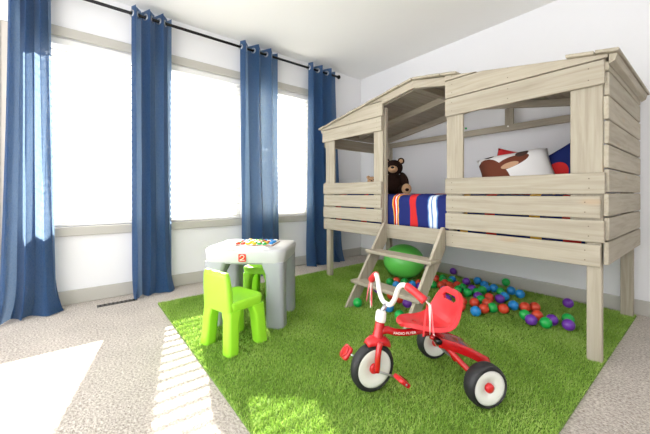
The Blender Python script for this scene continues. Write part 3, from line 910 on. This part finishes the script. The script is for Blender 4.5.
# fender over the front wheel
bm = bmesh.new(); g = []
for i in range(17):
    a = R_(-46 + 66 * i / 16); row = []
    for j in range(9):
        q = j / 8 * 2 - 1
        wv = .036 * (1 - .45 * (abs(i - 8) / 8) ** 2)
        rr = .110 + .022 * (1 - q * q) ** .8 * math.sin(math.pi * i / 16) ** .5 - .010 * abs(q) ** 4
        row.append(bm.verts.new(Q(FW[0] + rr * math.sin(a) * 1.02 - .004, q * wv, zc + rr * math.cos(a))))
    g.append(row)
for A, B in zip(g, g[1:]):
    for j in range(8): bm.faces.new((A[j], A[j + 1], B[j + 1], B[j]))
fd = link('fender', to_mesh(bm, 'fender', True), 'red', steer)
fd.modifiers.new('t', 'SOLIDIFY').thickness = .004
tube('steering_head', [Q(.372, 0, .228), Q(.364, 0, .262), Q(.356, 0, .302)], [.025, .021, .020], 'redpaint', steer, smooth_n=3, seg=16)
tube('collar', [Q(.357, 0, .300), Q(.355, 0, .310), Q(.352, 0, .336), Q(.351, 0, .346)], [.021, .023, .022, .017], 'wheel', steer, smooth_n=3, seg=18)
tube('stem', [Q(.350, 0, .340), Q(.325, 0, .368)], .009, 'steel', steer, smooth_n=1)
_q = Q
def H(u, v, z):                                   # the bar is twisted a little further than the wheel
    x, y, zz = _q(u - .028, v, z - .004); x0, y0, _ = _q(.350, 0, 0); c, s_ = math.cos(R_(5)), math.sin(R_(5))
    return (x0 + (x - x0) * c - (y - y0) * s_, y0 + (x - x0) * s_ + (y - y0) * c, zz)
hb = [(.312, -.150, .445), (.326, -.110, .468), (.338, -.086, .474), (.345, -.068, .455), (.349, -.050, .408), (.350, -.028, .380), (.350, 0, .372)]
pts = [H(*p) for p in hb] + [H(u, -v, z) for u, v, z in hb[-2::-1]]
tube('handlebar', pts, .0105, 'wheel', steer, smooth_n=6)
for s in (-1, 1):
    gp = tube('grip', [H(.331, s * .098, .472), H(.326, s * .110, .468), H(.314, s * .142, .450), H(.303, s * .172, .430)], [.015, .016, .0155, .017], 'redseat', steer, smooth_n=4)
    rr = random.Random(3 + s)
    for k in range(5):
        dx, dy = rr.uniform(-.014, .014), rr.uniform(-.014, .014)
        e0 = Vector(H(.302, s * .174, .430))
        ps = [e0, e0 + Vector((dx * .6 - s * .010, dy * .4 - .008, -.012)), e0 + Vector((dx - s * .012, dy - .006, -.07)), e0 + Vector((dx * 1.3 - s * .012, dy * 1.3 - .004, -.115 - rr.uniform(0, .03)))]
        b_ = bmesh.new(); hw = .0035; L_ = []
        for q in range(13):
            t = q / 12; i = min(int(t * 3), 2); f = t * 3 - i
            p = ps[i].lerp(ps[i + 1], f); a = k * 1.1 + t * 2.0
            o_ = Vector((math.cos(a), math.sin(a), 0)) * hw
            L_.append((b_.verts.new(p - o_), b_.verts.new(p + o_)))
        for A, B in zip(L_, L_[1:]): b_.faces.new((A[0], A[1], B[1], B[0]))
        link('streamer', to_mesh(b_, 'streamer', True), ['pink', 'pwhite', 'redseat', 'pwhite', 'pink'][k], steer)
# pedals
for s, (pu, pz) in ((1, (.315, .090)), (-1, (.470, .148))):
    tube('crank', [Q(FW[0], s * .040, zc), Q(FW[0] + (pu - FW[0]) * .5, s * .056, (zc + pz) / 2), Q(pu + .01 * (1 if s > 0 else -1), s * .066, pz), Q(pu, s * .125, pz)], .0048, 'steel', steer, smooth_n=4, seg=8)
    ln = .030
    pd = rounded_loft('pedal', [(-.009, 0, 0, .026, .026, .012), (-.005, 0, 0, .030, .030, .014), (.005, 0, 0, .030, .030, .014), (.009, 0, 0, .026, .026, .012)], 'red', steer, 5, 60)
    pd.location = Q(pu, s * .094, pz); pd.rotation_euler = (R_(40 if s > 0 else -50), 0, 0)
    lathe('pedal_ring', [(.018, .011), (.022, .012), (.024, .011), (.022, .013), (.018, .011)], 'redpaint', pd, seg=20)
# main tube with its lettering
main = tube('main_tube', [P(.352, 0, .262), P(.325, 0, .262), P(.290, 0, .250), (P(.235, 0, .243)), P(.17, 0, .246), P(.10, 0, .236), P(.03, 0, .150), P(.0, 0, .100)], [.017, .016, .015, .015, .015, .015, .014, .013], 'redpaint', tr, smooth_n=6, seg=16)
fc = bpy.data.curves.new('lettering', 'FONT'); fc.body = 'RADIO FLYER'; fc.size = .0135; fc.extrude = .0003; fc.align_x = 'CENTER'; fc.align_y = 'CENTER'
tmp = bpy.data.objects.new('tmp_text', fc); COL.objects.link(tmp)
dg = bpy.context.evaluated_depsgraph_get()
tme = bpy.data.meshes.new_from_object(tmp.evaluated_get(dg)); bpy.data.objects.remove(tmp)
# wrap the letters on the tube's left side, reading from front to back
xs = [v.co.x for v in tme.vertices]; half = max(abs(min(xs)), abs(max(xs)))
for v in tme.vertices:
    f = v.co.x / half
    u = .253 - f * .052
    zt = .2445 + 0.0075 * max(0, -f) ** 1.6
    h = v.co.y + .002
    th_ = h / .0155
    v.co = Vector(P(u, .0157 * math.cos(th_) + v.co.z, zt + .0157 * math.sin(th_)))
link('lettering', tme, 'pwhite', main)
# seat: a shell along a curved spine
sp = [(.275, .283, .012, .0), (.265, .291, .034, .0), (.240, .291, .054, .003), (.205, .281, .070, .008), (.165, .268, .083, .014), (.125, .262, .094, .020), (.090, .264, .100, .024),
      (.062, .278, .102, .026), (.046, .300, .101, .024), (.036, .325, .097, .020), (.029, .350, .091, .016), (.023, .372, .084, .012), (.018, .392, .074, .008), (.014, .408, .058, .004), (.012, .417, .034, .0)]
SP = []
for i in range(len(sp) - 1):
    for k in range(3):
        t = k / 3; SP.append(tuple(sp[i][q] * (1 - t) + sp[i + 1][q] * t for q in range(4)))
SP.append(sp[-1])
bm = bmesh.new(); g = []; NS = 20
for i, (u, z, w, lift) in enumerate(SP):
    a, b = SP[max(i - 1, 0)], SP[min(i + 1, len(SP) - 1)]
    tu, tz = b[0] - a[0], b[1] - a[1]; L_ = math.hypot(tu, tz); nu_, nz_ = tz / L_, -tu / L_
    if nz_ < 0 and nu_ < 0: nu_, nz_ = -nu_, -nz_
    row = []
    for j in range(NS + 1):
        q = j / NS * 2 - 1
        d = lift * abs(q) ** 2.2
        row.append(bm.verts.new(P(u + nu_ * d, q * w, z + nz_ * d)))
    g.append(row)
for i in range(len(g) - 1):
    for j in range(NS):
        zc_ = SP[i][1]; q = abs((j + .5) / NS * 2 - 1)
        if SP[i][0] < .05 and .362 < zc_ < .392 and q < .56 - (.10 if zc_ > .385 or zc_ < .366 else 0): continue
        bm.faces.new((g[i][j], g[i][j + 1], g[i + 1][j + 1], g[i + 1][j]))
st_ = link('seat', to_mesh(bm, 'seat', True), 'redseat', tr)
md = st_.modifiers.new('t', 'SOLIDIFY'); md.thickness = .018; md.offset = 0
md = st_.modifiers.new('b', 'BEVEL'); md.width = .004; md.segments = 2; md.limit_method = 'ANGLE'
md = st_.modifiers.new('s', 'SUBSURF'); md.levels = 1; md.render_levels = 1
lathe('seat_screw', [(0, .003), (.008, .002), (.010, 0), (.010, -.004)], 'redpaint', st_, P(.205, 0, .291), seg=12)
# rear deck: sloped hood from the seat down to the back axle
bm = bmesh.new(); g = []
for i in range(13):
    t = i / 12
    u = .118 - .215 * t; z = .226 - .088 * t + .010 * math.sin(t * 3.14); w = .058 + .050 * t
    row = []
    for j in range(13):
        q = j / 12 * 2 - 1
        drop = -.032 if abs(q) > .98 else (.006 if .7 < abs(q) < .98 else 0.0)
        row.append(bm.verts.new(P(u, q * w * (1 + (.02 if abs(q) > .98 else 0)), z + drop)))
    g.append(row)
for A, B in zip(g, g[1:]):
    for j in range(12): bm.faces.new((A[j], A[j + 1], B[j + 1], B[j]))
dk_ = link('rear_deck', to_mesh(bm, 'rear_deck', False), 'redpaint', tr)
flat_shade_sharp(dk_, 45)
dk_.modifiers.new('t', 'SOLIDIFY').thickness = .006
for s in (-1, 1):
    tube('rear_stay', [P(.135, s * .020, .228), P(.09, s * .040, .200), P(.03, s * .10, .130), P(.0, s * .145, .099)], .012, 'redpaint', tr, smooth_n=5)
    wheel('rear_wheel', P(0, s * .185, .100), .083, .062, .066, .018, tr)
tube('rear_axle', [P(0, -.185, .100), P(0, .185, .100)], .008, 'steel', tr, smooth_n=1)
lathe('fold_pin', [(0, -.014), (.012, -.014), (.012, .014), (0, .014)], 'dark', tr, P(.120, .052, .220), seg=14, axis='x')
